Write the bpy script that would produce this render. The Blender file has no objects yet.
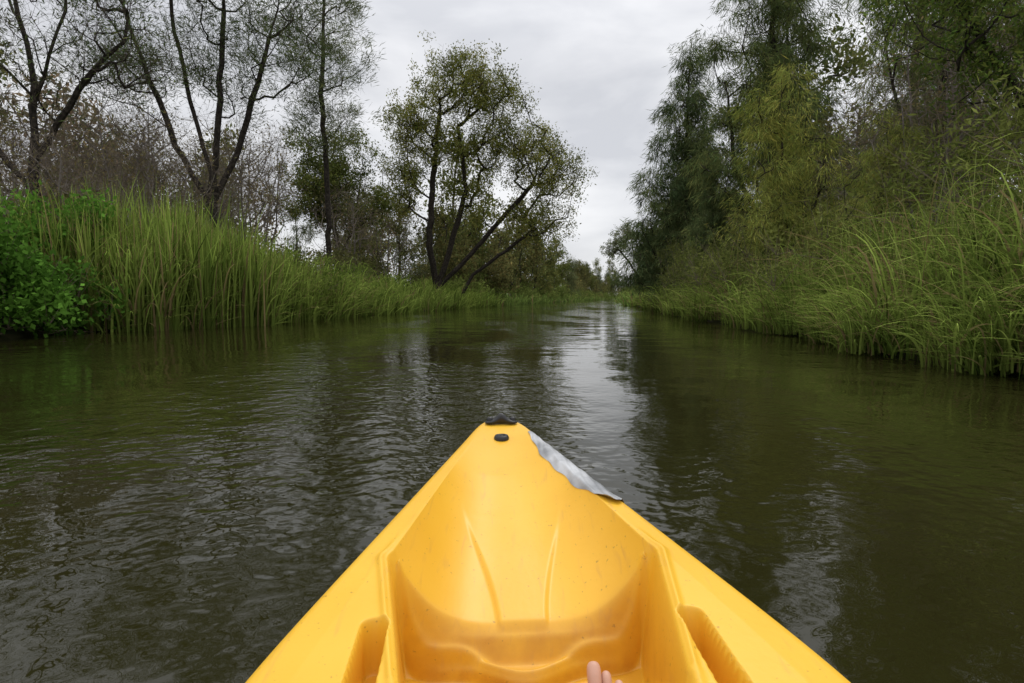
import bpy, math, numpy as np
from mathutils import Vector
rng=np.random.default_rng(11)
scene=bpy.context.scene
scene.view_settings.view_transform='Standard'
scene.view_settings.look='None'
scene.view_settings.exposure=0

# ------------------------------------------------------------ helpers
def smooth(a,b,x):
    t=np.clip((x-a)/(b-a),0,1); return t*t*(3-2*t)
def nrm(v):
    return v/np.maximum(np.linalg.norm(v,axis=-1,keepdims=True),1e-9)
def mesh_obj(name,V,F,mats,midx=None,cols=None,smooth_sh=False,parent=None,loc=(0,0,0)):
    me=bpy.data.meshes.new(name)
    V=np.asarray(V,dtype=np.float32); F=np.asarray(F,dtype=np.int32)
    me.vertices.add(len(V)); me.vertices.foreach_set('co',V.ravel())
    me.loops.add(F.size); me.polygons.add(len(F))
    me.polygons.foreach_set('loop_start',np.arange(len(F),dtype=np.int32)*F.shape[1])
    me.loops.foreach_set('vertex_index',F.ravel())
    for m in mats: me.materials.append(m)
    if midx is not None: me.polygons.foreach_set('material_index',np.asarray(midx,dtype=np.int32))
    me.polygons.foreach_set('use_smooth',np.full(len(F),smooth_sh))
    me.update(calc_edges=True)
    if cols is not None:
        ca=me.color_attributes.new('tint','FLOAT_COLOR','POINT')
        C=np.ones((len(V),4),dtype=np.float32); C[:,:3]=cols
        ca.data.foreach_set('color',C.ravel())
    o=bpy.data.objects.new(name,me); scene.collection.objects.link(o)
    o.location=loc
    if parent: o.parent=parent
    return o
def new_mat(name):
    m=bpy.data.materials.new(name); m.use_nodes=True
    nt=m.node_tree; b=nt.nodes['Principled BSDF']; return m,nt,b
def veg_mat(name,transl=0.3):
    m=bpy.data.materials.new(name); m.use_nodes=True; nt=m.node_tree; nt.nodes.clear()
    out=nt.nodes.new('ShaderNodeOutputMaterial')
    at=nt.nodes.new('ShaderNodeAttribute'); at.attribute_name='tint'
    d=nt.nodes.new('ShaderNodeBsdfDiffuse'); nt.links.new(at.outputs['Color'],d.inputs['Color'])
    res=d
    if transl>0:
        tr=nt.nodes.new('ShaderNodeBsdfTranslucent'); nt.links.new(at.outputs['Color'],tr.inputs['Color'])
        mx=nt.nodes.new('ShaderNodeMixShader'); mx.inputs[0].default_value=transl
        nt.links.new(d.outputs[0],mx.inputs[1]); nt.links.new(tr.outputs[0],mx.inputs[2]); res=mx
    nt.links.new(res.outputs[0],out.inputs[0])
    return m
def noise_col(nt,b,c1,c2,scale,detail=6,inp='Base Color',coord='Object'):
    tc=nt.nodes.new('ShaderNodeTexCoord'); n=nt.nodes.new('ShaderNodeTexNoise')
    n.inputs['Scale'].default_value=scale; n.inputs['Detail'].default_value=detail
    nt.links.new(tc.outputs[coord],n.inputs['Vector'])
    r=nt.nodes.new('ShaderNodeValToRGB'); r.color_ramp.elements[0].position=.35; r.color_ramp.elements[1].position=.65
    r.color_ramp.elements[0].color=(*c1,1); r.color_ramp.elements[1].color=(*c2,1)
    nt.links.new(n.outputs['Fac'],r.inputs[0]); nt.links.new(r.outputs[0],b.inputs[inp])
    return n,r
M_leaf=veg_mat('leaf',.35); M_needle=veg_mat('needle_foliage',.3); M_grass=veg_mat('grass_blade',.35)
M_twig=veg_mat('twig',0.0)
def bark(name,c1,c2):
    m,nt,b=new_mat(name); n,r=noise_col(nt,b,c1,c2,9,4); b.inputs['Roughness'].default_value=.9
    b.inputs['Specular IOR Level'].default_value=.1
    return m
M_bark=bark('dark_bark',(.018,.015,.012),(.055,.046,.037))
M_gbark=bark('grey_bark',(.13,.11,.095),(.26,.23,.20))

# ------------------------------------------------------------ river banks
LY=[-200,-50,0,10,13,16.3,22.8,38,65,114,228,330,420,700]
LX=[-14,-10,-9,-9.4,-9.9,-7.9,-7.3,-5.2,-1.4,9.6,34,70,160,700]
RY=[-200,-50,0,5.5,7.7,11.7,21.7,35,57,114,228,290,340,700]
RX=[3,5,4.6,5.0,5.3,5.9,6.8,8.9,12.5,22,45,72,150,900]
def Lb(y): return np.interp(y,LY,LX)+.25*np.sin(y*.9)+.15*np.sin(y*2.3+1)
def Rb(y): return np.interp(y,RY,RX)+.2*np.sin(y*1.1+2)+.12*np.sin(y*2.9)
def ground_z(x,y):
    d=np.maximum(Lb(y)-x,x-Rb(y))
    z=np.interp(d,[-4,-1,0,.3,1.0,2.5,8,30,80],[-1.4,-.7,-.12,.02,.22,.65,1.1,1.5,1.7])
    z=z+.08*np.sin(x*.9+y*.4)*np.clip(d-.3,0,1)+.06*np.sin(y*1.3-x*.5)*np.clip(d-.3,0,1)
    return z
def axis(lo,dlo,dhi,hi,step):
    a=np.arange(dlo,dhi,step)
    n=28
    left=dlo-np.geomspace(step,dlo-lo,n)[::-1]; right=dhi+np.geomspace(step,hi-dhi,n)-step*.5
    return np.concatenate([left,a,right])
gx=axis(-2500,-30,70,2500,.5); gy=axis(-600,-5,130,3500,.7)
X,Y=np.meshgrid(gx,gy); Z=ground_z(X,Y)
nx,ny=len(gx),len(gy)
i=np.arange(nx*ny).reshape(ny,nx)
F=np.stack([i[:-1,:-1],i[:-1,1:],i[1:,1:],i[1:,:-1]],-1).reshape(-1,4)
m,nt,b=new_mat('bank_soil'); noise_col(nt,b,(.022,.028,.010),(.05,.045,.022),1.3,5); b.inputs['Roughness'].default_value=.95
b.inputs['Specular IOR Level'].default_value=.1
mesh_obj('ground',np.stack([X,Y,Z],-1).reshape(-1,3),F,[m],smooth_sh=True)

# ------------------------------------------------------------ water
m,nt,b=new_mat('river_water')
b.inputs['Base Color'].default_value=(.019,.018,.005,1)
b.inputs['Roughness'].default_value=.015; b.inputs['IOR'].default_value=1.37
tc=nt.nodes.new('ShaderNodeTexCoord')
def wnoise(scale,stretch,rot,detail=3,dist=0.0):
    mp=nt.nodes.new('ShaderNodeMapping'); mp.inputs['Scale'].default_value=(stretch[0],stretch[1],1)
    mp.inputs['Rotation'].default_value=(0,0,rot)
    nt.links.new(tc.outputs['Object'],mp.inputs['Vector'])
    n=nt.nodes.new('ShaderNodeTexNoise'); n.inputs['Scale'].default_value=scale; n.inputs['Detail'].default_value=detail
    n.inputs['Distortion'].default_value=dist; n.noise_dimensions='2D'
    nt.links.new(mp.outputs[0],n.inputs['Vector']); return n
def mth(op,a,bv):
    n=nt.nodes.new('ShaderNodeMath'); n.operation=op
    for k,v in enumerate((a,bv)):
        if isinstance(v,(int,float)): n.inputs[k].default_value=v
        else: nt.links.new(v,n.inputs[k])
    return n.outputs[0]
n1=wnoise(.9,(1,1.2),.3,1,0); n2=wnoise(4.2,(1,1.2),-.35,2,0); n3=wnoise(14,(1,1.2),.5,1,0)
patch=wnoise(.33,(1.5,.6),.2,1,.3)
pr=nt.nodes.new('ShaderNodeMapRange'); pr.inputs['From Min'].default_value=.42; pr.inputs['From Max'].default_value=.62
pr.inputs['To Min'].default_value=.2; pr.inputs['To Max'].default_value=1.2
nt.links.new(patch.outputs['Fac'],pr.inputs['Value'])
hh=mth('ADD',mth('MULTIPLY',n1.outputs['Fac'],.016),mth('MULTIPLY',mth('ADD',mth('MULTIPLY',n2.outputs['Fac'],.0115),mth('MULTIPLY',n3.outputs['Fac'],.0030)),pr.outputs[0]))
bp=nt.nodes.new('ShaderNodeBump'); bp.inputs['Strength'].default_value=1; bp.inputs['Distance'].default_value=1.0
nt.links.new(hh,bp.inputs['Height']); nt.links.new(bp.outputs[0],b.inputs['Normal'])
wx=np.linspace(-60,1000,60); wy=np.linspace(-300,800,60)
X,Y=np.meshgrid(wx,wy); i=np.arange(3600).reshape(60,60)
F=np.stack([i[:-1,:-1],i[:-1,1:],i[1:,1:],i[1:,:-1]],-1).reshape(-1,4)
mesh_obj('river_water',np.stack([X,Y,0*X],-1).reshape(-1,3),F,[m],smooth_sh=True)

# ------------------------------------------------------------ vegetation builders
def ribbons(P,az,h,reach,droop,width,nseg,col_lo,col_hi,jit=.25,dead=0.06,tone=None):
    n=len(P); t=np.linspace(0,1,nseg+1)[None,:]
    hor=np.stack([np.cos(az),np.sin(az),0*az],-1)
    z=h[:,None]*(t*(1+droop[:,None])-droop[:,None]*1.0*t**2.2)
    r=reach[:,None]*t**1.8
    path=P[:,None,:]+hor[:,None,:]*r[...,None]; path[...,2]+=z
    sa=az+np.pi/2+rng.normal(0,.7,n); side=np.stack([np.cos(sa),np.sin(sa),rng.normal(0,.3,n)],-1)
    w=width[:,None]*np.clip(1.02-t**1.6,0,1)*.5
    A=path+side[:,None,:]*w[...,None]; B=path-side[:,None,:]*w[...,None]
    V=np.stack([A,B],2).reshape(-1,3)
    base=(np.arange(n)*(nseg+1)*2)[:,None]+np.arange(nseg)[None,:]*2
    F=np.stack([base,base+1,base+3,base+2],-1).reshape(-1,4)
    mixv=rng.random((n,1)) if tone is None else np.clip(tone[:,None]*.65+.35*rng.random((n,1)),0,1)
    c=col_lo+(np.array(col_hi)-col_lo)*mixv
    c=c*(1+rng.normal(0,jit,(n,1))).clip(.4,1.8)
    dm=rng.random(n)<dead; c[dm]=np.array([.30,.23,.11])*rng.uniform(.6,1.2,(dm.sum(),1))
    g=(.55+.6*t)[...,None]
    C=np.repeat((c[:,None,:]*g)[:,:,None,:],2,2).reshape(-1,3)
    return V,F,C
def diamonds(P,L,W,bias,spread,cols):
    n=len(P)
    d=nrm(rng.normal(0,1,(n,3))*spread+bias)
    s=nrm(np.cross(d,rng.normal(0,1,(n,3))))
    L=L[:,None]; W=W[:,None]
    V=np.stack([P,P+d*L*.45+s*W*.5,P+d*L,P+d*L*.45-s*W*.5],1).reshape(-1,3)
    F=np.arange(n*4).reshape(n,4)
    return V,F,np.repeat(cols,4,0)
def tubes(P0,P1,r0,r1,k=5):
    d=nrm(P1-P0); up=np.where(np.abs(d[:,2:3])>.9,np.array([[1.,0,0]]),np.array([[0,0,1.]]))
    u=nrm(np.cross(d,up)); v=np.cross(d,u)
    a=np.arange(k)*2*np.pi/k
    ring=u[:,None,:]*np.cos(a)[None,:,None]+v[:,None,:]*np.sin(a)[None,:,None]
    A=(P0-d*r0[:,None]*.3)[:,None,:]+ring*r0[:,None,None]; B=P1[:,None,:]+ring*r1[:,None,None]
    V=np.stack([A,B],1).reshape(-1,3); n=len(P0)
    base=(np.arange(n)*2*k)[:,None]; j=np.arange(k)[None,:]; j2=(j+1)%k
    F=np.stack([base+j,base+j2,base+k+j2,base+k+j],-1).reshape(-1,4)
    return V,F
class Acc:
    def __init__(s): s.V=[];s.F=[];s.C=[];s.M=[];s.n=0
    def add(s,V,F,C,m):
        s.V.append(V); s.F.append(F+s.n); s.n+=len(V)
        if np.ndim(C)==1: C=np.tile(C,(len(V),1))
        s.C.append(C); s.M.append(np.full(len(F),m) if np.ndim(m)==0 else m)
    def arrays(s): return np.concatenate(s.V),np.concatenate(s.F),np.concatenate(s.C),np.concatenate(s.M)
    def obj(s,name,mats,**k):
        V,F,C,M=s.arrays(); return mesh_obj(name,V,F,mats,M,C*np.array([1.16,1.17,1.12]),**k)
def make_tree(name,loc,trunks,lobes,style='broad',leaves=150,leaf=(.16,.08),clump=.8,col=((.035,.05,.015),(.08,.095,.03)),
              rbase=.2,barkm=None,twigs=6,twiglen=.9,flat=1.0,rtip=.012,twigcol=(.075,.062,.05),rise=.6,sub2=3,raw=False,sides=6):
    acc=Acc(); pos=[];par=[]
    for tr in trunks:
        tr=np.array(tr,float); prev=-1
        if pos:
            dd=np.linalg.norm(np.array(pos)-tr[0],axis=1); prev=int(dd.argmin()) if dd.min()<1.0 else -1
        for a,b_ in zip(tr[:-1],tr[1:]):
            L=np.linalg.norm(b_-a); m_=max(1,int(L/.6))
            for q in range(m_):
                if q==0 and prev>=0 and np.linalg.norm(np.array(pos[prev])-a)<1e-3: continue
                p=a+(b_-a)*q/m_+rng.normal(0,.035,3)
                pos.append(list(p) if q or prev>=0 else list(a)); par.append(prev); prev=len(pos)-1
        pos.append(list(tr[-1])); par.append(prev)
    att=[]
    for (cx,cy,cz,rx,ry,rz,n) in lobes:
        d=nrm(rng.normal(0,1,(n,3))); r=rng.random((n,1))**.45
        att.append(np.array([cx,cy,cz])+d*r*np.array([rx,ry,rz]))
    att=np.concatenate(att)
    T=np.array(pos); dist=np.min(np.linalg.norm(att[:,None]-T[None],axis=2),axis=1)
    att=att[np.argsort(dist)]
    tips=[]
    for p in att:
        P=np.array(pos); dv=p-P; dl=np.linalg.norm(dv,axis=1); hd=np.linalg.norm(dv[:,:2],axis=1)
        cost=dl+1.2*np.maximum(0,P[:,2]-p[2]+rise*hd)
        j=int(cost.argmin()); a=P[j]; L=dl[j]
        if L<.25: tips.append(j); continue
        m_=max(2,int(L/.55)); ctrl=(a+p)/2+np.array([0,0,-.12*L])+rng.normal(0,.09*L,3); prev=j
        for q in range(1,m_+1):
            t=q/m_; pt=(1-t)**2*a+2*t*(1-t)*ctrl+t*t*p+(rng.normal(0,.04,3) if q<m_ else 0)
            pos.append(list(pt)); par.append(prev); prev=len(pos)-1
        tips.append(prev)
    P=np.array(pos); par=np.array(par); cnt=np.zeros(len(P))
    for t in tips: cnt[t]+=1
    for k in range(len(P)-1,-1,-1):
        if par[k]>=0: cnt[par[k]]+=cnt[k]
    cnt=np.maximum(cnt,.6); ex=math.log(rbase/rtip)/math.log(max(cnt.max(),4))
    R=rtip*cnt**ex
    e=np.where(par>=0)[0]
    r0=np.minimum(R[par[e]],R[e]*1.35)
    V,F=tubes(P[par[e]],P[e],r0,R[e],sides); acc.add(V,F,np.array(twigcol),0)
    TP=P[tips]; n=len(TP)
    if twigs:
        c=np.repeat(TP,twigs,0); d=nrm(rng.normal(0,1,c.shape)+np.array([0,0,.45]))
        tl=twiglen*rng.uniform(.5,1.3,(len(c),1)); mid=c+d*tl*.5+rng.normal(0,.07,c.shape)*tl; end=c+d*tl+rng.normal(0,.15,c.shape)*tl+np.array([0,0,-.12])*tl
        rr=np.full(len(c),rtip*.55)
        V,F=tubes(c,mid,rr,rr*.7,3); acc.add(V,F,np.array(twigcol),2)
        V,F=tubes(mid,end,rr*.7,rr*.3,3); acc.add(V,F,np.array(twigcol),2)
        k2=sub2
        if k2:
            s0=np.repeat(mid,k2,0)+(np.repeat(end-mid,k2,0))*rng.random((len(mid)*k2,1))*.7
            e2=nrm(np.repeat(d,k2,0)+rng.normal(0,.7,s0.shape))
            ll=np.repeat(tl,k2,0)[:,0]*.45
            V,F,C=diamonds(s0,ll,np.full(len(s0),rtip*.8),e2*8,.5,np.tile(np.array(twigcol),(len(s0),1))); acc.add(V,F,C,2)
    if leaves:
        c1,c2=np.array(col[0]),np.array(col[1])
        cl=rng.random((n,1)); dens=rng.uniform(.35,1.4,n)
        idx=np.repeat(np.arange(n),np.maximum(1,(leaves*dens).astype(int)))
        sub=rng.normal(0,1,(n,5,3))*clump*np.array([.75,.75,.6*flat])
        off=sub[idx,rng.integers(0,5,len(idx))]+rng.normal(0,clump*.33,(len(idx),3))*np.array([1,1,flat])
        LP=TP[idx]+off
        cc=(c1+(c2-c1)*cl[idx])*np.exp(rng.normal(0,.25,(len(idx),1)))
        cc[:,0]*=rng.uniform(.85,1.2,len(idx))
        N=len(idx)
        if style=='broad':
            V,F,C=diamonds(LP,leaf[0]*rng.uniform(.6,1.3,N),leaf[1]*rng.uniform(.6,1.3,N),np.array([0,0,-.35]),1.0,cc)
        else:
            out=nrm(off+1e-6)*np.array([1,1,.3])
            V,F,C=diamonds(LP,leaf[0]*rng.uniform(.5,1.3,N),leaf[1]*rng.uniform(.7,1.3,N),out*.7+np.array([0,0,-.75 if style=='droop' else .35]),.4,cc)
        acc.add(V,F,C,1)
    if raw: return acc.arrays()
    o=acc.obj(name,[barkm or M_bark,M_needle if style!='broad' else M_leaf,M_twig])
    o.location=loc
    return o
def gl(x,y,dz=-.1): return (x,y,float(ground_z(np.array(x),np.array(y)))+dz)

OL=((.065,.085,.022),(.16,.18,.05))
DK=((.055,.075,.033),(.12,.15,.056))
LT=((.17,.20,.045),(.33,.35,.09))
E=make_tree('spreading_gum_tree',gl(-6.3,46),[
  [(0,0,0),(.3,0,1.2),(1.4,.3,4.5),(2.6,.5,9),(2.0,.5,14)],
  [(0.3,0,1.0),(-.3,-.5,4.5),(.1,-.2,10),(.7,0,16)],
  [(.3,.2,1.2),(2.6,.5,3.4),(5.2,.8,6.5),(8,.6,9.5)],
  [(1.9,0,0),(3.2,.2,2.2),(4.8,0,3.4),(7.8,-.2,5.6)]],
  [(1.6,0,17.2,3.2,3,2.4,50),(4.4,0,16.0,3.2,3,2.2,40),(-1.2,0,13.2,2.8,3,3.0,44),(6.8,0,12.4,3.0,3,2.4,42),(9.2,0,10.0,2.9,2.6,2.4,42),(3,0,12,3.4,3,2.4,34),
   (8.2,0,6.6,3.0,2,1.6,26),(-2.4,0,9.2,2.0,2,2.4,22),(2.4,.5,8,3.4,2.5,1.8,16)],
  leaves=225,leaf=(.20,.085),clump=.78,col=((.09,.105,.024),(.21,.215,.06)),rbase=.42,twigs=4,twiglen=1.0,rtip=.022,sub2=1)
D=make_tree('gum_tree',gl(-13.2,43),[[(0,0,0),(.2,0,3),(-.2,0,7),(0,0,11)],[(0,0,2.4),(1.4,0,5),(2,0,9)]],
  [(0,0,9.4,3.5,3,2.6,56),(1.2,0,6.4,3.2,2.6,2,34),(-1.6,0,6.8,2.4,2,2,26)],leaves=250,leaf=(.22,.09),clump=.75,col=OL,rbase=.2,twigs=3,rtip=.018,sub2=1)
B=make_tree('she_oak_tree',gl(-12.6,24),[
  [(0,0,0),(.1,0,3),(.2,0,5.0),(-.5,.2,7.5),(-1.2,.2,11),(-1.8,0,15.5)],
  [(.2,0,5.0),(.6,0,7.5),(.9,-.2,11),(1.1,0,16)],
  [(.1,0,4.0),(1.2,.2,6.2),(2.4,0,9.5),(3.4,0,13)],
  [(.0,0,4.2),(-1.3,0,6.4),(-2.4,.1,9.5),(-3.5,0,13)]],
  [(-2,0,13,3,2.5,3,46),(1.4,0,13.5,3,2.5,3,46),(3.3,0,10.5,2.2,2,2.6,34),(-3.2,0,9.5,2.2,2,2.2,30),(0,0,9.2,3,2,1.8,34)],
  style='up',leaves=160,leaf=(.32,.026),clump=.62,col=DK,rbase=.24,twigs=7,twiglen=1.0,rtip=.012,sub2=2)
C_=make_tree('she_oak_tree',gl(-10.6,33),[[(0,0,0),(.1,0,5),(-.1,0,11),(.1,0,17),(0,0,22)]],
  [(0,0,19,1.6,1.5,3,30),(.3,0,14.5,2.4,2,2.8,40),(-.2,0,10.5,2.0,1.6,2.2,24)],
  style='up',leaves=200,leaf=(.42,.032),clump=.6,col=((.07,.09,.04),(.15,.17,.08)),rbase=.15,twigs=4,twiglen=.9,rtip=.014,rise=.5,sub2=2)
A=make_tree('bare_tree',gl(-14.6,17.5),[
  [(0,0,0),(.2,0,3.5),(.1,.3,7),(-.6,0,11),(-.5,0,14)],
  [(.2,0,3.0),(-1.6,0,5.5),(-3.2,0,8),(-4,0,11)],
  [(.2,.2,4.2),(1.6,0,6.2),(3,.1,7.6),(3.8,0,10)],[(.1,.3,6),(1.2,.2,8.5),(1.8,0,11)]],
  [(-.3,0,11,3.5,2.5,2.6,60),(2.5,0,8.0,2,2,2.2,50),(-2.8,0,8,2,2,2,34),(.5,0,6.8,2,1.5,1.5,26)],
  style='up',leaves=42,leaf=(.22,.03),clump=.5,col=DK,rbase=.16,twigs=9,twiglen=1.1,rtip=.010,sub2=2)
bare=[]
for s,(hgt,w) in enumerate([(8.5,2.6),(7,2.4),(10,2.8)]):
    bare.append(make_tree('bare_tree',gl([-15.5,-16.8,-19.5][s],[23,19.5,29][s]),[
      [(0,0,0),(.1,0,1.5),(-.6,0,hgt*.55),(-.8,0,hgt*.9)],[(.1,0,.8),(.9,.2,hgt*.5),(1.2,0,hgt*.85)],[(.1,0,1.2),(-.2,.8,hgt*.4),(.2,1.3,hgt*.8)]],
      [(0,0,hgt*.64,w,w,hgt*.34,85)],leaves=14,leaf=(.16,.06),col=((.12,.11,.05),(.22,.19,.09)),clump=.6,rbase=.10,barkm=M_gbark,twigs=9,twiglen=1.1,rtip=.012,twigcol=(.16,.13,.105),sub2=1,sides=5))
def inst(src,name,x,y,s,rz,parent=None,sz=None,dz=-.1):
    o=bpy.data.objects.new(name,src.data); scene.collection.objects.link(o)
    o.location=gl(x,y,dz); o.rotation_euler=(0,0,rz); o.scale=(s,s,sz or s)
    if parent: o.parent=parent
    return o
for (x,y,s,r) in [(-12.3,20.5,.75,1),(-14,30,1,2),(-17,36,1.1,3),(-11,38,.9,4),(-24,32,1.2,.5),(-10.5,48,.9,2.2),
                  (-14,50,1.1,.3),(-20,17.5,1,2.7),(-13.6,26,.8,3.6),(-21,24,1.1,5),(-23,38,1.3,1.1),(-18,27,1.0,.2),(-19,44,1.3,4.4),(-13.2,17,.7,2.2)]:
    inst(bare[int(rng.integers(0,3))],'bare_tree',x,y,s,r)

# right side she-oaks
H=make_tree('she_oak_tree',gl(10.9,36),[[(0,0,0),(0,0,6),(-.1,0,12),(-.0,0,16.4)],[(0,0,1.2),(-1.6,0,2.6),(-2.8,-.3,4.6)]],
  [(0,0,14.4,.9,.8,1.8,18),(-.1,0,11.8,1.8,1.6,1.7,28),(-.3,0,9.2,2.6,2.2,1.6,38),(-.6,0,6.6,3.1,2.6,1.7,48),(-.8,0,4.0,3.3,3,1.7,48),(-1.4,-.4,1.9,2.6,2,1.2,30)],
  style='droop',leaves=240,leaf=(.46,.034),clump=.48,col=((.055,.082,.036),(.14,.175,.07)),rbase=.22,twigs=4,twiglen=.9,rtip=.015,rise=0,sub2=1)
H2=make_tree('she_oak_tree',gl(12.0,27),[[(0,0,0),(.1,0,7),(-.1,0,13),(.2,0,18)],[(.1,0,3),(-1.5,.2,6),(-2.2,0,10)]],
  [(.1,0,16,1.9,1.7,2.4,32),(-.4,0,12.5,2.6,2.2,2.4,48),(-.5,0,9,3.0,2.4,2.2,52),(-.5,0,6,3.2,2.8,2,50),(-.4,0,3.4,3.0,2.8,1.6,30)],
  style='droop',leaves=240,leaf=(.40,.027),clump=.5,col=((.065,.09,.034),(.16,.19,.065)),rbase=.24,twigs=4,twiglen=.9,rtip=.014,rise=.1,sub2=1)
H5=make_tree('she_oak_tree',gl(8.9,19),[[(0,0,0),(-.1,0,3),(-.2,0,7.4)],[(0,0,1),(1.0,0,3),(1.5,0,6)],[(0,0,.8),(-.7,0,2.2),(-1.0,-.3,4)]],
  [(-.2,0,6.0,1.0,.9,1.7,26),(.4,0,3.8,1.7,1.4,1.7,36),(.9,0,2.2,1.6,1.4,1.2,20),(-.7,-.2,2.6,1.0,.9,1.2,18)],
  style='droop',leaves=190,leaf=(.32,.018),clump=.40,col=LT,rbase=.08,twigs=5,twiglen=.7,rtip=.01,rise=.3,sub2=1)
H3=make_tree('she_oak_tree',gl(12.4,17),[[(0,0,0),(.2,0,4),(-.1,0,9),(.1,0,14)],[(.1,0,2),(1.8,0,5),(2.8,0,10)],[(.2,0,3),(-1.2,0,5.5),(-2,0,9)]],
  [(-.1,0,11,2.4,2,2.4,50),(.1,0,7.2,2.9,2.4,2.4,58),(2.2,0,9,2,2,2.6,36),(-.6,0,4.4,2.2,2,1.4,26)],
  style='droop',leaves=220,leaf=(.3,.019),clump=.48,col=((.065,.09,.030),(.17,.20,.06)),rbase=.18,twigs=6,twiglen=.9,rtip=.010,rise=.2,sub2=2)
H4=make_tree('gum_tree',gl(10.4,11.2),[[(0,0,0),(.1,0,3),(-.1,0,6),(.3,0,10)],[(0,0,2.6),(-1,.2,4.6),(-2.4,.2,6.6)]],
  [(-.4,0,7.2,2.6,2,1.5,60),(-2.0,0,5.8,1.8,1.2,1.1,36),(1.4,0,6,1.6,1.6,1.8,24),(-1.2,-.5,4.4,1.4,1,1.0,26)],
  leaves=130,leaf=(.12,.042),clump=.38,col=((.055,.085,.02),(.15,.20,.045)),rbase=.13,twigs=5,twiglen=.7,rtip=.008,sub2=2)
inst(H2,'she_oak_tree',16.5,24,1.0,2.1); inst(H,'she_oak_tree',9.6,27.5,.42,1.2)
inst(H,'she_oak_tree',15.0,46,.85,1); inst(H,'she_oak_tree',14.6,31.5,1.05,3); inst(H5,'she_oak_tree',9.4,14.8,.62,2.4)
for (x,y,s,r) in [(13.5,21.5,1,1),(11.6,15.5,.85,2.5),(12.2,12.6,.8,5),(17,27,1.2,.2),(15.5,11.5,1,1.7),(10.2,14.2,.6,3)]:
    inst(bare[int(rng.integers(0,3))],'bare_tree',x,y,s,r)
G=make_tree('gum_tree',gl(28.5,125),[[(0,0,0),(-.6,0,6),(-2.2,0,11),(-3,0,15)],[(-.4,0,4),(-3,0,8),(-5.5,0,11)]],
  [(-3.2,0,13.5,3.5,3,2.4,36),(-6,0,11,2.6,2,1.8,22),(.5,0,10,2.6,2,2.4,20)],leaves=110,leaf=(.38,.17),clump=.8,col=((.11,.125,.07),(.19,.21,.11)),rbase=.3,twigs=3,rtip=.03,sub2=0)  # paler, greyer leaf colours paint in the haze of distance

# ---- distant trees: light-weight versions baked into ONE mesh
def ftree(h,w,lean,low,style,col,lf,n=48):
    lobes=[]; k=5
    for q in range(k):
        z=h*(low+(1-low)*(q+.5)/k); ww=w*(math.sin(math.pi*min(1,(q+1.0)/(k+.6)))**.7) if style=='broad' else w*(1-.75*q/k)
        lobes.append((lean*z/h+rng.normal(0,w*.25),rng.normal(0,w*.25),z,ww*.8,ww*.8,h*(1-low)/k*.8,int(n/k)))
    tr=[[(0,0,0),(lean*.3+rng.normal(0,.3),0,h*.35),(lean*.6,rng.normal(0,.4),h*.65),(lean,0,h*.92)],[(0,0,h*.12),(w*.35,.2,h*.4),(w*.5,0,h*.7)]]
    return make_tree('',None,tr,lobes,style=style,leaves=lf,leaf=(.42,.2) if style=='broad' else (.7,.09),clump=.85,col=col,rbase=h*.014,twigs=2,rtip=.025,sub2=0,raw=True,sides=4)
FT=[ftree(13,4.2,1,.12,'broad',((.075,.09,.028),(.16,.17,.055)),95),ftree(10,3.8,-1,.08,'broad',((.085,.09,.035),(.17,.16,.06)),95),  # far foliage slightly greyed: distance haze put into the leaf colours
    ftree(16,3.2,.3,.10,'droop',((.06,.08,.04),(.13,.15,.075)),120),ftree(12,2.6,-.3,.06,'droop',((.065,.085,.04),(.14,.155,.07)),120),
    ftree(17,5,2,.3,'broad',((.08,.095,.035),(.17,.18,.06)),80,60),ftree(8,3.6,.5,.04,'broad',((.09,.11,.03),(.19,.2,.065)),110),
    ftree(10,3.0,.5,.2,'broad',((.14,.12,.08),(.22,.18,.12)),30)]
fa=Acc()
def far(k,x,y,s):
    V,F,C,M=FT[k]; a=rng.uniform(0,6.28); c_,s_=math.cos(a),math.sin(a); s2=s*rng.uniform(.85,1.2)
    W=np.stack([(V[:,0]*c_-V[:,1]*s_)*s,(V[:,0]*s_+V[:,1]*c_)*s,V[:,2]*s2],-1)+np.array(gl(x,y,-.2))
    fa.add(W,F,C*rng.uniform(.8,1.15),M)
y=56.0
while y<330:
    far(int(rng.choice([0,1,5,3,1,0])),float(Lb(y))-rng.uniform(1.2,4.0)*(1+y/250),y,rng.uniform(.75,1.15)); y+=rng.uniform(2.0,5)*(1+y/160)
y=42.0
while y<330:
    far(int(rng.choice([2,3,0,5,2,6])),float(Rb(y))+rng.uniform(2.0,6)*(1+y/200),y,rng.uniform(.55,.95)*(1 if y<100 else .85)); y+=rng.uniform(2.5,6)*(1+y/160)
for k in range(34):
    y=rng.uniform(36,140); far(int(rng.integers(0,7)),float(Lb(y))-rng.uniform(9,34),y,rng.uniform(.6,.95))
for k in range(26):
    y=rng.uniform(24,140); far(int(rng.integers(0,7)),float(Rb(y))+rng.uniform(8,26),y,rng.uniform(.8,1.15))
for k in range(30):
    far(int(rng.choice([0,1,4,5])),rng.uniform(40,170),rng.uniform(350,430),rng.uniform(.9,1.6))
for k in range(16):
    far(int(rng.choice([1,6,5,6])),-rng.uniform(20,46),rng.uniform(18,44),rng.uniform(.6,.95))
fa.obj('distant_trees',[M_bark,M_leaf,M_twig])

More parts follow.
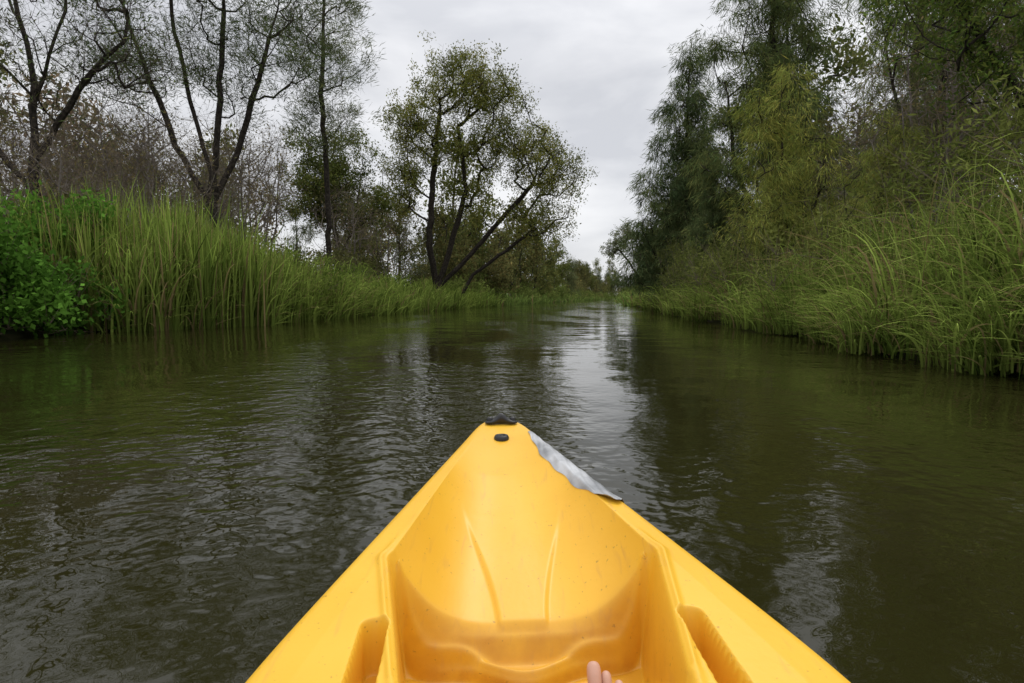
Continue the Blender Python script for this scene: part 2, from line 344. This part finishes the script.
def mass(name,cent,rad,per,leaf,col,mat=M_leaf,bias=(0,0,-.2),shell=.5,stalk=True):
    acc=Acc(); cent=np.array(cent); rad=np.array(rad); n=len(cent)
    idx=np.repeat(np.arange(n),(per*rad[:,0]**2).astype(int)+3); N=len(idx)
    d=nrm(rng.normal(0,1,(N,3))); r=rng.random((N,1))**shell*(1+rng.normal(0,.13,(N,1)))
    bump=1+.25*np.sin(d[:,:1]*7+idx[:,None])*np.cos(d[:,1:2]*6+idx[:,None]*2)
    P=cent[idx]+d*r*rad[idx]*bump
    c1,c2=np.array(col[0]),np.array(col[1]); cl=rng.random((n,1))
    cc=(c1+(c2-c1)*(cl[idx]*.7+.3*rng.random((N,1))))*np.exp(rng.normal(0,.22,(N,1)))
    keep=P[:,2]>.03
    V,F,C=diamonds(P[keep],leaf[0]*rng.uniform(.6,1.3,keep.sum()),leaf[1]*rng.uniform(.6,1.3,keep.sum()),np.array(bias),.9,cc[keep])
    acc.add(V,F,C,1)
    if stalk:
        k=6; b0=np.repeat(cent,k,0); e=b0+nrm(rng.normal(0,1,b0.shape)+np.array([0,0,.6]))*np.repeat(rad,k,0)*1.35
        b0=b0*1.0; b0[:,2]=np.maximum(0.1,b0[:,2]-np.repeat(rad[:,2],k)); rr=np.full(len(b0),.010)
        V,F=tubes(b0,e,rr,rr*.3,3); acc.add(V,F,np.array([.15,.125,.09]),0)
    return acc.obj(name,[M_twig,mat])
# left broad-leaf bush
c=[];r=[]
for k in range(150):
    y=rng.uniform(6.5,14.6); inn=rng.uniform(-.45,3.4); x=float(Lb(y))-inn
    z=rng.uniform(.2,1.6+min(max(inn,0),1.4)*1.15); c.append((x,y,z)); r.append([rng.uniform(.4,.62)]*2+[rng.uniform(.35,.5)])
mass('leafy_bush',c,r,950,(.15,.085),((.04,.095,.014),(.12,.25,.038)),shell=.35)
# vine covered mounds among the left reeds
c=[];r=[]
for (yc,inn0,hh_) in [(19.3,1.0,3.0),(21.4,.7,2.6),(24.5,1.0,2.4),(16.2,2.6,3.1),(29,1.3,2.4),(17.8,.6,2.2)]:
    for k in range(12):
        y=yc+rng.normal(0,.6); inn=inn0+rng.normal(0,.5); z=rng.uniform(.4,hh_)
        c.append((float(Lb(y))-inn,y,z)); s=rng.uniform(.35,.65); r.append([s,s,s*.8])
mass('vine_mound',c,r,600,(.14,.06),((.07,.11,.02),(.20,.25,.055)),shell=.4,bias=(0,0,-.5))
c=[];r=[]
for k in range(130):
    y=rng.uniform(14,75); x=float(Lb(y))-rng.uniform(3.0,9); s=rng.uniform(.7,1.4)
    c.append((x,y,rng.uniform(.8,3.4))); r.append([s,s,s*.8])
mass('understory_shrubs',c,r,240,(.2,.08),((.05,.06,.022),(.13,.125,.05)))
# right understory, with some bushes leaning over the bank
c=[];r=[]
for k in range(210):
    y=rng.uniform(6,48); inn=rng.uniform(1.7,8); x=float(Rb(y))+inn; s=rng.uniform(.45,1.0)
    c.append((x,y,rng.uniform(.9,1.9+min(inn,3)*.85))); r.append([s,s,s*.85])
for (yc,hh_,sp) in [(26,3.6,1.1),(30,4.2,1.3),(34,3.5,1.4),(22,2.8,.9),(39,4,1.6),(17.5,2.6,.8),(13.2,2.7,.6),(28,2.5,1.5),(24,2.6,1.2),(19.6,2.2,.7)]:
    for k in range(14):
        y=yc+rng.normal(0,sp); inn=rng.uniform(-.1,2.0)*(1 if yc>19 else 1.4); s=rng.uniform(.4,.75)
        c.append((float(Rb(y))+inn,y,rng.uniform(.35,hh_))); r.append([s,s,s*.9])
mass('understory_shrubs',c,r,400,(.15,.04),((.065,.088,.022),(.20,.215,.06)),shell=.6)
c=[];r=[]
for k in range(260):
    y=rng.uniform(45,340); sd=rng.random()<.5; s=rng.uniform(.8,2.0)
    x=float(Lb(y))-rng.uniform(.2,4) if sd else float(Rb(y))+rng.uniform(.2,4)
    c.append((x,y,rng.uniform(.6,2.8))); r.append([s,s,s*.8])
mass('bank_shrubs',c,r,110,(.36,.16),((.08,.11,.028),(.20,.24,.065)),stalk=False)

# ------------------------------------------------------------ reeds and grass
def strip(n,y0,y1,side,d0,d1,pw=1.0):
    y=y0+(y1-y0)*rng.random(n)**pw; d=rng.uniform(d0,d1,n)
    x=(Lb(y)-d) if side<0 else (Rb(y)+d)
    z=ground_z(x,y); return np.stack([x,y,np.maximum(z,-.25)-.03],-1),d
GLO=np.array([.07,.12,.02]); GHI=[.32,.40,.09]
def tufts(nc,per,y0,y1,side,d0,d1,rad,pw=1.0):
    Cn,d=strip(nc,y0,y1,side,d0,d1,pw); tone=rng.random(nc); sc=rng.uniform(.6,1.25,nc)
    P=np.repeat(Cn,per,0); o=rng.normal(0,rad,(len(P),2)); P[:,:2]+=o
    return P,np.repeat(d,per),np.repeat(tone,per),np.repeat(sc,per),np.arctan2(o[:,1],o[:,0])
acc=Acc()
P,d,tone,sc,az=tufts(280,22,13.4,19.8,-1,-.4,2.6,.17)
n=len(P); hv=(3.0+.35*np.sin(P[:,1]*1.7)-.5*smooth(16.5,19.5,P[:,1]))*sc**.45*rng.uniform(.6,1.08,n)
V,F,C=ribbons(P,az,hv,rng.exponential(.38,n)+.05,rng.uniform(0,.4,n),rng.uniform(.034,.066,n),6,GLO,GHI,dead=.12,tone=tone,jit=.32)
acc.add(V,F,C,0)
P,d,tone,sc,az=tufts(260,16,13.5,27,-1,-.5,1.4,.12); n=len(P)
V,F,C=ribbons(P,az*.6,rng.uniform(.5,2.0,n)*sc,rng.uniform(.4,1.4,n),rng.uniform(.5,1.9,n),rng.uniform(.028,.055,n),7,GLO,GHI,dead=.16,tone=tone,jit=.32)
acc.add(V,F,C,0)
acc.obj('cumbungi_reeds',[M_grass])
acc=Acc()
P,d,tone,sc,az=tufts(700,14,20,62,-1,-.5,4.0,.3,1.2); n=len(P)
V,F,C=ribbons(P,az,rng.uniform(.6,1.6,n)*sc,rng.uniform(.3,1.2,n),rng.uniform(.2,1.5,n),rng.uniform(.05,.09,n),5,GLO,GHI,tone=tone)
acc.add(V,F,C,0)
for s in (-1,1):
    P,d,tone,sc,az=tufts(400,12,55,330,s,-.8,4.0,.5,1.4); n=len(P)
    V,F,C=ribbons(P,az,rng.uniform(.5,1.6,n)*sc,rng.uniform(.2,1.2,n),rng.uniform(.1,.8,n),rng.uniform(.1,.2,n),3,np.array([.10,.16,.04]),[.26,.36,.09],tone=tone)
    acc.add(V,F,C,0)
acc.obj('bank_grass',[M_grass])
# right arching grass tussocks
acc=Acc()
def tussock(nc,per,y0,y1,d0,d1,w,pw,lmin,lmax,rad,liftmax=1.2):
    P,d,tone,sc,az=tufts(nc,per,y0,y1,1,d0,d1,rad,pw); n=len(P)
    lift=np.repeat(rng.random(nc),per)*np.clip(.1+d*.45,0.05,liftmax)
    P[:,2]=np.maximum(P[:,2],0)+lift*rng.uniform(.7,1,n)
    az=np.where(rng.random(n)<.45,rng.normal(math.pi*1.03,.7,n),az)
    L=rng.uniform(lmin,lmax,n)*sc
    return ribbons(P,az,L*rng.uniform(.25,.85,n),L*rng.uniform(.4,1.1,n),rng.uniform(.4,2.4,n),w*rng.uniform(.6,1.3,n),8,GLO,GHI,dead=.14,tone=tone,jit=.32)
for args in [(230,30,3.5,14,.2,2.9,.027,1,.7,1.8,.11),(150,30,3.2,14,-.2,.5,.022,1,.4,1.1,.12,.3),(140,26,12,30,-.2,2.0,.036,1,.6,1.4,.14,.8),(90,22,28,62,-.4,2.0,.06,1,.6,1.4,.2,.5)]:
    V,F,C=tussock(*args); acc.add(V,F,C,0)
P,d=strip(900,4,20,1,.6,3.2); n=len(P)
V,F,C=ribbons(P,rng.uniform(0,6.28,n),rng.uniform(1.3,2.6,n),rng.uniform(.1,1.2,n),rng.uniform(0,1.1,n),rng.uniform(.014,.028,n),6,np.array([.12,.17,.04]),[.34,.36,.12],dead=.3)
acc.add(V,F,C,0)
acc.obj('arching_grass',[M_grass])

# ------------------------------------------------------------ kayak
TX,TY=-.046,2.169; fx,fy=.0669,-.9978; rx,ry=.9978,.0669
def HW(a):
    a=np.asarray(a,float)
    h=(.072+.268*a)*np.sqrt(1-np.exp(-np.maximum(a,0)/.028))
    k=.02; h=-k*np.logaddexp(-h/k,-.465/k)
    st=np.clip((3.5-a)/1.3,0,1); h=h*np.sqrt(1-(1-st)**2.2+1e-9)
    return np.maximum(h,0)
_ta=np.linspace(0,3.6,1441)
_D=np.interp(_ta,[0,.12,.3,.5,.7,.9,1.03,1.055,1.08,1.3,2.8,3.1,3.6],[0,0,.016,.044,.084,.130,.162,.175,.218,.235,.235,0,0])
_k=np.hanning(7); _k/=_k.sum(); _D=np.convolve(np.pad(_D,3,'edge'),_k,'valid')
def gline(a,ab): return a-(1.122-.055*(ab/.22)**2+.012*np.cos(ab/.22*math.pi*2))
def deck(a,b):
    hw=HW(a); ab=np.abs(b)
    rim=.337-.05*np.minimum(a,1.6)+.05*smooth(2.2,3.5,a)
    band=.022+.058*np.clip(a,0,1.05)
    w1=hw-band; w2=np.clip(.274-.19*(a-1.06),.2,.28); t=smooth(1.02,1.07,a)
    wi=np.maximum(w1*(1-t)+w2*t,.004)
    q=ab/wi
    bowl=np.clip(1-np.clip(q,0,1)**(2.3+1.2*smooth(.4,1.0,a)),0,1)
    box=1-smooth(.88,1.0,q)
    tb=smooth(1.03,1.065,a)
    prof=bowl*(1-tb)+box*tb
    D=np.interp(a,_ta,_D)
    z=rim-D*prof
    tw=.150-.10*smooth(.55,1.06,a)
    z=z+.0065*(1-smooth(tw-.007,tw+.007,ab))*smooth(.66,.85,a)*(1-smooth(1.03,1.05,a))
    g=gline(a,ab)
    z=z-.016*np.exp(-(g/.006)**2)*(q<.95)-.018*smooth(-.004,.010,g)*box*(a<2.8)*(q<1)
    z=z+.013*np.exp(-((g+.022)/.009)**2)*(q<.95)
    # second rib further down the floor
    g2=g-.07; z=z+.010*np.exp(-(g2/.012)**2)*(q<.9)
    sl=smooth(1.25,1.275,a-.02*((ab-.262)/.03)**2)*(1-smooth(1.6,1.66,a))*smooth(.238,.245,ab)*(1-smooth(.278,.285,ab))
    z=z-.085*sl
    z=z+.007*np.exp(-((q-1.045)/.028)**2)*smooth(.93,1.08,a)*(a<2.8)
    e=hw-ab; rr=.03
    z=z-rr*.8*(1-np.sqrt(np.clip(1-(1-np.clip(e/rr,0,1))**2,0,1)))
    z=z-.10*np.clip(.04+.03*a-e,0,1)*smooth(0,.3,a)
    return z
def kw(a,b,z): return np.stack([TX+a*fx+b*rx,TY+a*fy+b*ry,z],-1)
av=np.concatenate([.15*(np.linspace(0,1,50)**2),np.linspace(.15,.95,110)[1:],np.linspace(.95,1.4,300)[1:],np.linspace(1.4,3.5,130)[1:]])
th=np.linspace(-1,1,401); qv=np.sign(th)*(1-(1-np.abs(th))**1.35)
Aa,Q=np.meshgrid(av,qv,indexing='ij'); Bb=Q*HW(Aa)
Zd=deck(Aa,Bb); aB=np.abs(Bb)
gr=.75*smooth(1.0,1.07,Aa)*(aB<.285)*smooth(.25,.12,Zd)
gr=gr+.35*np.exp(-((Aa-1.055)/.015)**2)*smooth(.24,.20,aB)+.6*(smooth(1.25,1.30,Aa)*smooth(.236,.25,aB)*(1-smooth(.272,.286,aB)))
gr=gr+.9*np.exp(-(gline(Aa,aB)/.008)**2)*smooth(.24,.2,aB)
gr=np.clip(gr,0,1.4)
V=kw(Aa,Bb,Zd).reshape(-1,3); na,nb=Aa.shape
i=np.arange(na*nb).reshape(na,nb)
F=[np.stack([i[:-1,:-1],i[:-1,1:],i[1:,1:],i[1:,:-1]],-1).reshape(-1,4)]
V=[V]; off=na*nb; G_=[gr.reshape(-1)]
for sgn,col_i in ((-1,0),(1,nb-1)):
    prev=i[:,col_i]; hwv=HW(av); ze=deck(av,sgn*hwv)
    for kk in np.linspace(.06,1,12):
        aa=av+.35*kk**1.3*np.exp(-av/.35); bb=sgn*(hwv+.006*math.sin(min(kk*6,1)*math.pi))*(1-.28*kk**1.5)
        zz=ze*(1-kk)-.10*kk
        V.append(kw(aa,bb,zz)); G_.append(np.full(na,.3*kk)); cur=off+np.arange(na); off+=na
        q=np.stack([prev[:-1],prev[1:],cur[1:],cur[:-1]],-1)
        F.append(q if sgn>0 else q[:,::-1]); prev=cur
kayak=bpy.data.objects.new('kayak',None); scene.collection.objects.link(kayak)
m,nt,b=new_mat('yellow_plastic')
n,r=noise_col(nt,b,(.80,.435,.022),(.87,.505,.042),2.2,5)
at=nt.nodes.new('ShaderNodeAttribute'); at.attribute_name='tint'
tc=nt.nodes.new('ShaderNodeTexCoord')
n2=nt.nodes.new('ShaderNodeTexNoise'); n2.inputs['Scale'].default_value=11; n2.inputs['Detail'].default_value=6; n2.inputs['Roughness'].default_value=.6
nt.links.new(tc.outputs['Object'],n2.inputs['Vector'])
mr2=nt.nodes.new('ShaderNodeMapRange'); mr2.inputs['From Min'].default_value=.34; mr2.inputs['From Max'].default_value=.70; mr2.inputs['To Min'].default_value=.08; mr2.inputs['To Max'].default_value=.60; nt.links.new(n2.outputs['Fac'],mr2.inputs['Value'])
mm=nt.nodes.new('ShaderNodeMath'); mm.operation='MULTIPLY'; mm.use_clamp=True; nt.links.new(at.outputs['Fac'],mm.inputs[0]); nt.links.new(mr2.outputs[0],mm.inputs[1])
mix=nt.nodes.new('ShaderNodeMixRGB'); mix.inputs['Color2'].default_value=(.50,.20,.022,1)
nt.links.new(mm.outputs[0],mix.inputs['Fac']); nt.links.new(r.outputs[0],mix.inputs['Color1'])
n3=nt.nodes.new('ShaderNodeTexNoise'); n3.inputs['Scale'].default_value=95; n3.inputs['Detail'].default_value=3; nt.links.new(tc.outputs['Object'],n3.inputs['Vector'])
mr3=nt.nodes.new('ShaderNodeMapRange'); mr3.inputs['From Min'].default_value=.67; mr3.inputs['From Max'].default_value=.75; mr3.inputs['To Max'].default_value=.55; nt.links.new(n3.outputs['Fac'],mr3.inputs['Value'])
mix2=nt.nodes.new('ShaderNodeMixRGB'); mix2.inputs['Color2'].default_value=(.25,.13,.03,1)
nt.links.new(mr3.outputs[0],mix2.inputs['Fac']); nt.links.new(mix.outputs[0],mix2.inputs['Color1'])
mps=nt.nodes.new('ShaderNodeMapping'); mps.inputs['Scale'].default_value=(60,7,20); mps.inputs['Rotation'].default_value=(0,0,.5); nt.links.new(tc.outputs['Object'],mps.inputs[0])
n5=nt.nodes.new('ShaderNodeTexNoise'); n5.inputs['Scale'].default_value=1; n5.inputs['Detail'].default_value=4; n5.inputs['Distortion'].default_value=.6; nt.links.new(mps.outputs[0],n5.inputs['Vector'])
mr5=nt.nodes.new('ShaderNodeMapRange'); mr5.inputs['From Min'].default_value=.60; mr5.inputs['From Max'].default_value=.78; mr5.inputs['To Max'].default_value=.5; nt.links.new(n5.outputs['Fac'],mr5.inputs['Value'])
mix3=nt.nodes.new('ShaderNodeMixRGB'); mix3.inputs['Color2'].default_value=(.62,.32,.06,1)
nt.links.new(mr5.outputs[0],mix3.inputs['Fac']); nt.links.new(mix2.outputs[0],mix3.inputs['Color1']); nt.links.new(mix3.outputs[0],b.inputs['Base Color'])
b.inputs['Roughness'].default_value=.40; b.inputs['Specular IOR Level'].default_value=.45
bpn=nt.nodes.new('ShaderNodeBump'); bpn.inputs['Distance'].default_value=.0006; bpn.inputs['Strength'].default_value=.6
n4=nt.nodes.new('ShaderNodeTexNoise'); n4.inputs['Scale'].default_value=60; n4.inputs['Detail'].default_value=4; nt.links.new(tc.outputs['Object'],n4.inputs['Vector'])
nt.links.new(n4.outputs['Fac'],bpn.inputs['Height']); nt.links.new(bpn.outputs[0],b.inputs['Normal'])
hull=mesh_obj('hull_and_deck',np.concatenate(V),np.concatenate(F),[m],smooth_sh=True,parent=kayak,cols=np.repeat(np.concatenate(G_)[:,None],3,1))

# silver tape patch wrapped over the starboard bow edge
ta=np.linspace(0,1,60); tq=np.linspace(0,1,28)
TA,TQ=np.meshgrid(ta,tq,indexing='ij')
inner=np.interp(ta,[0,.12,.35,.6,.8,.9,1],[.72,.66,.60,.66,.70,.74,.80])+.012*np.sin(ta*31)
a_=.17+(.80-.17)*TA+.02*np.sin(TQ*5)*(TA>.9)-.05*(TQ-.5)*(1-TA)
s=TQ*1.12; qq=inner[:,None]+(1-inner[:,None])*np.clip(s,0,1)
over=np.clip(s-1,0,1)/.12
hwv=HW(a_); bq=qq*hwv*.999; z=deck(a_,bq)+.0025
wr=.0018*np.sin(TA*40+TQ*9)*np.sin(TQ*14+TA*5)
z=z+wr+.014*np.clip(TA-.93,0,1)/.07*(1-TQ)
b2=bq+.006*np.clip(over*2,0,1)+.002*over; z=z-.03*over
V=kw(a_,b2,z).reshape(-1,3); i=np.arange(60*28).reshape(60,28)
F=np.stack([i[:-1,:-1],i[:-1,1:],i[1:,1:],i[1:,:-1]],-1).reshape(-1,4)
m,nt,b=new_mat('silver_tape'); n,r=noise_col(nt,b,(.26,.27,.28),(.56,.57,.58),11,7); b.inputs['Roughness'].default_value=.4; b.inputs['Metallic'].default_value=.25
tp=mesh_obj('tape_patch',V,F,[m],smooth_sh=True,parent=kayak)
mblk,nt,b=new_mat('black_plastic'); b.inputs['Base Color'].default_value=(.012,.012,.013,1); b.inputs['Roughness'].default_value=.38
import bmesh
def bm_obj(name,build,mat):
    bm=bmesh.new(); build(bm); me=bpy.data.meshes.new(name); bm.to_mesh(me); bm.free()
    for p in me.polygons: p.use_smooth=True
    me.materials.append(mat); o=bpy.data.objects.new(name,me); scene.collection.objects.link(o); o.parent=kayak; return o
from mathutils import Matrix
rotz=math.atan2(ry,rx)
def kp(a,b_,dz=0):
    z=float(deck(np.array(a),np.array(b_))); v=kw(np.array(a),np.array(b_),np.array(z+dz)); return Vector([float(t) for t in v])
def lathe(bm,prof,M,seg=28):
    rings=[[bm.verts.new(M@Vector((rr*math.cos(k*2*math.pi/seg),rr*math.sin(k*2*math.pi/seg),zz))) for k in range(seg)] for rr,zz in prof]
    for A_,B_ in zip(rings[:-1],rings[1:]):
        for k in range(seg): bm.faces.new([A_[k],A_[(k+1)%seg],B_[(k+1)%seg],B_[k]])
    bm.faces.new(rings[-1])
def bolt(bm):
    M=Matrix.Translation(kp(.235,-.006,.001))
    lathe(bm,[(.026,-.004),(.026,.005),(.022,.012),(.016,.013),(.014,.002),(.008,.002),(.007,.012),(.001,.013)],M)
bm_obj('deck_drain_plug',bolt,mblk)
def handle(bm):
    M=Matrix.Translation(kp(.085,.0,.012))@Matrix.Rotation(rotz,4,'Z')
    n=41; prev=None; K=12
    for j in range(n):
        t=j/(n-1)*2-1; x=t*.060
        w=(.022*math.sqrt(max(0,1-abs(t)**6))+.0005)*(1-.45*math.exp(-(t/.35)**2)); h=(.012+.022*math.exp(-(t/.38)**2))*math.sqrt(max(.02,1-abs(t)**6))
        ring=[bm.verts.new(M@Vector((x,w*math.cos(k*2*math.pi/K),-.008+h*(.5+.6*math.sin(k*2*math.pi/K))))) for k in range(K)]
        if prev:
            for k in range(K): bm.faces.new([prev[k],prev[(k+1)%K],ring[(k+1)%K],ring[k]])
        prev=ring
    for sx_ in (-.042,.042):
        lathe(bm,[(.011,-.01),(.011,.011),(.007,.015),(.001,.0155)],M@Matrix.Translation((sx_,0,0)),14)
bm_obj('carry_handle',handle,mblk)

# ------------------------------------------------------------ kayaker: bare legs and feet resting in the well
kyk=bpy.data.objects.new('kayaker',None); scene.collection.objects.link(kyk)
mskin,nt,b=new_mat('skin'); noise_col(nt,b,(.52,.27,.18),(.62,.35,.25),25,3); b.inputs['Roughness'].default_value=.5
def skin(name,verts,edges,rad,root=0):
    me=bpy.data.meshes.new(name); me.from_pydata([Vector(v) for v in verts],edges,[]); o=bpy.data.objects.new(name,me)
    scene.collection.objects.link(o); o.parent=kyk
    o.modifiers.new('s','SKIN'); 
    for k,v in enumerate(me.skin_vertices[0].data): v.radius=(rad[k],rad[k]); v.use_root=(k==root)
    sm=o.modifiers.new('d','SUBSURF'); sm.levels=2; sm.render_levels=2
    o.modifiers['s'].use_smooth_shade=True; me.materials.append(mskin); return o
legV=[(.06,-.22,.22)]; legE=[]; legR=[.11]
for sd,tx,ty,sgn,up in (('r',.135,.870,1,.030),('l',-.045,.78,-1,0)):
    hx=.06+sgn*.09; kx=tx+sgn*.03; b0=len(legV)
    pts=[(hx,-.18,.20),(kx*.6+hx*.4,.05,.27),(kx,.27,.33),(tx+sgn*.02,.45,.23),(tx+sgn*.01,ty-.235,.125),(tx+sgn*.008,ty-.19,.085),(tx+sgn*.012,ty-.12,.115+up*.5),(tx+sgn*.015,ty-.06,.155+up)]
    rads=[.085,.075,.058,.052,.036,.036,.034,.030]
    legV+=pts; legR+=rads; legE.append((0,b0)); legE+=[(b0+k,b0+k+1) for k in range(7)]
    for t in range(5):
        ox=sgn*(t*.0185-.018); L=[.050,.046,.042,.036,.030][t]; rt=[.0125,.0088,.0082,.0078,.0075][t]
        base=Vector((tx+ox+sgn*.010,ty-.058-.006*t,.163-.006*t+up)); dirv=Vector((0,.62,.72)).normalized()
        p1=base+dirv*L*.5; p2=base+dirv*L*.85+Vector((0,.004,0)); p3=base+dirv*L+Vector((0,.009,-.001))
        skin('toe_%s_%d'%(sd,t+1),[base-dirv*.02,p1,p2,p3],[(0,1),(1,2),(2,3)],[rt*1.05,rt*.95,rt*1.02,rt*.7])
skin('legs',legV,legE,legR)

# ------------------------------------------------------------ sky + sun
w=bpy.data.worlds.new('World'); scene.world=w; w.use_nodes=True; nt=w.node_tree; nt.nodes.clear()
out=nt.nodes.new('ShaderNodeOutputWorld'); mx=nt.nodes.new('ShaderNodeMixShader'); mx.inputs[0].default_value=.92
sky=nt.nodes.new('ShaderNodeTexSky'); sky.sky_type='NISHITA'; sky.sun_disc=False
sky.sun_elevation=math.radians(58); sky.sun_rotation=math.radians(25)
b1=nt.nodes.new('ShaderNodeBackground'); b1.inputs[1].default_value=.1; nt.links.new(sky.outputs[0],b1.inputs[0])
b2=nt.nodes.new('ShaderNodeBackground')
tc=nt.nodes.new('ShaderNodeTexCoord'); mp=nt.nodes.new('ShaderNodeMapping'); mp.inputs['Scale'].default_value=(1,1,3.0)
nt.links.new(tc.outputs['Generated'],mp.inputs[0])
n=nt.nodes.new('ShaderNodeTexNoise'); n.inputs['Scale'].default_value=3.0; n.inputs['Detail'].default_value=5; n.inputs['Roughness'].default_value=.5; n.inputs['Distortion'].default_value=.3
nt.links.new(mp.outputs[0],n.inputs['Vector'])
r=nt.nodes.new('ShaderNodeValToRGB'); r.color_ramp.elements[0].position=.36; r.color_ramp.elements[1].position=.64
r.color_ramp.elements[0].color=(.68,.69,.725,1); r.color_ramp.elements[1].color=(.97,.97,.985,1)
nt.links.new(n.outputs['Fac'],r.inputs[0]); nt.links.new(r.outputs[0],b2.inputs[0])
sp=nt.nodes.new('ShaderNodeSeparateXYZ'); nt.links.new(tc.outputs['Generated'],sp.inputs[0])
mr=nt.nodes.new('ShaderNodeMapRange'); mr.inputs['From Min'].default_value=.35; mr.inputs['From Max'].default_value=1; mr.inputs['To Min'].default_value=1.0; mr.inputs['To Max'].default_value=1.95
nt.links.new(sp.outputs['Z'],mr.inputs['Value']); nt.links.new(mr.outputs[0],b2.inputs[1])
nt.links.new(b1.outputs[0],mx.inputs[1]); nt.links.new(b2.outputs[0],mx.inputs[2]); nt.links.new(mx.outputs[0],out.inputs[0])
sl=bpy.data.lights.new('sun','SUN'); sl.energy=.95; sl.angle=math.radians(18); sl.color=(1,.96,.9)
so=bpy.data.objects.new('sun',sl); scene.collection.objects.link(so)
el,az=math.radians(58),math.radians(25)
dv=Vector((math.sin(az)*math.cos(el),math.cos(az)*math.cos(el),math.sin(el)))
so.rotation_euler=dv.to_track_quat('Z','Y').to_euler()

# ------------------------------------------------------------ camera
cd=bpy.data.cameras.new('camera'); cd.lens=20; cd.sensor_width=36; cd.clip_start=.05; cd.clip_end=6000
co=bpy.data.objects.new('camera',cd); scene.collection.objects.link(co)
co.location=(0,0,.80); co.rotation_euler=(math.radians(90-4.37),0,0); scene.camera=co
print('polys',sum(len(o.data.polygons) for o in scene.objects if o.type=='MESH'))
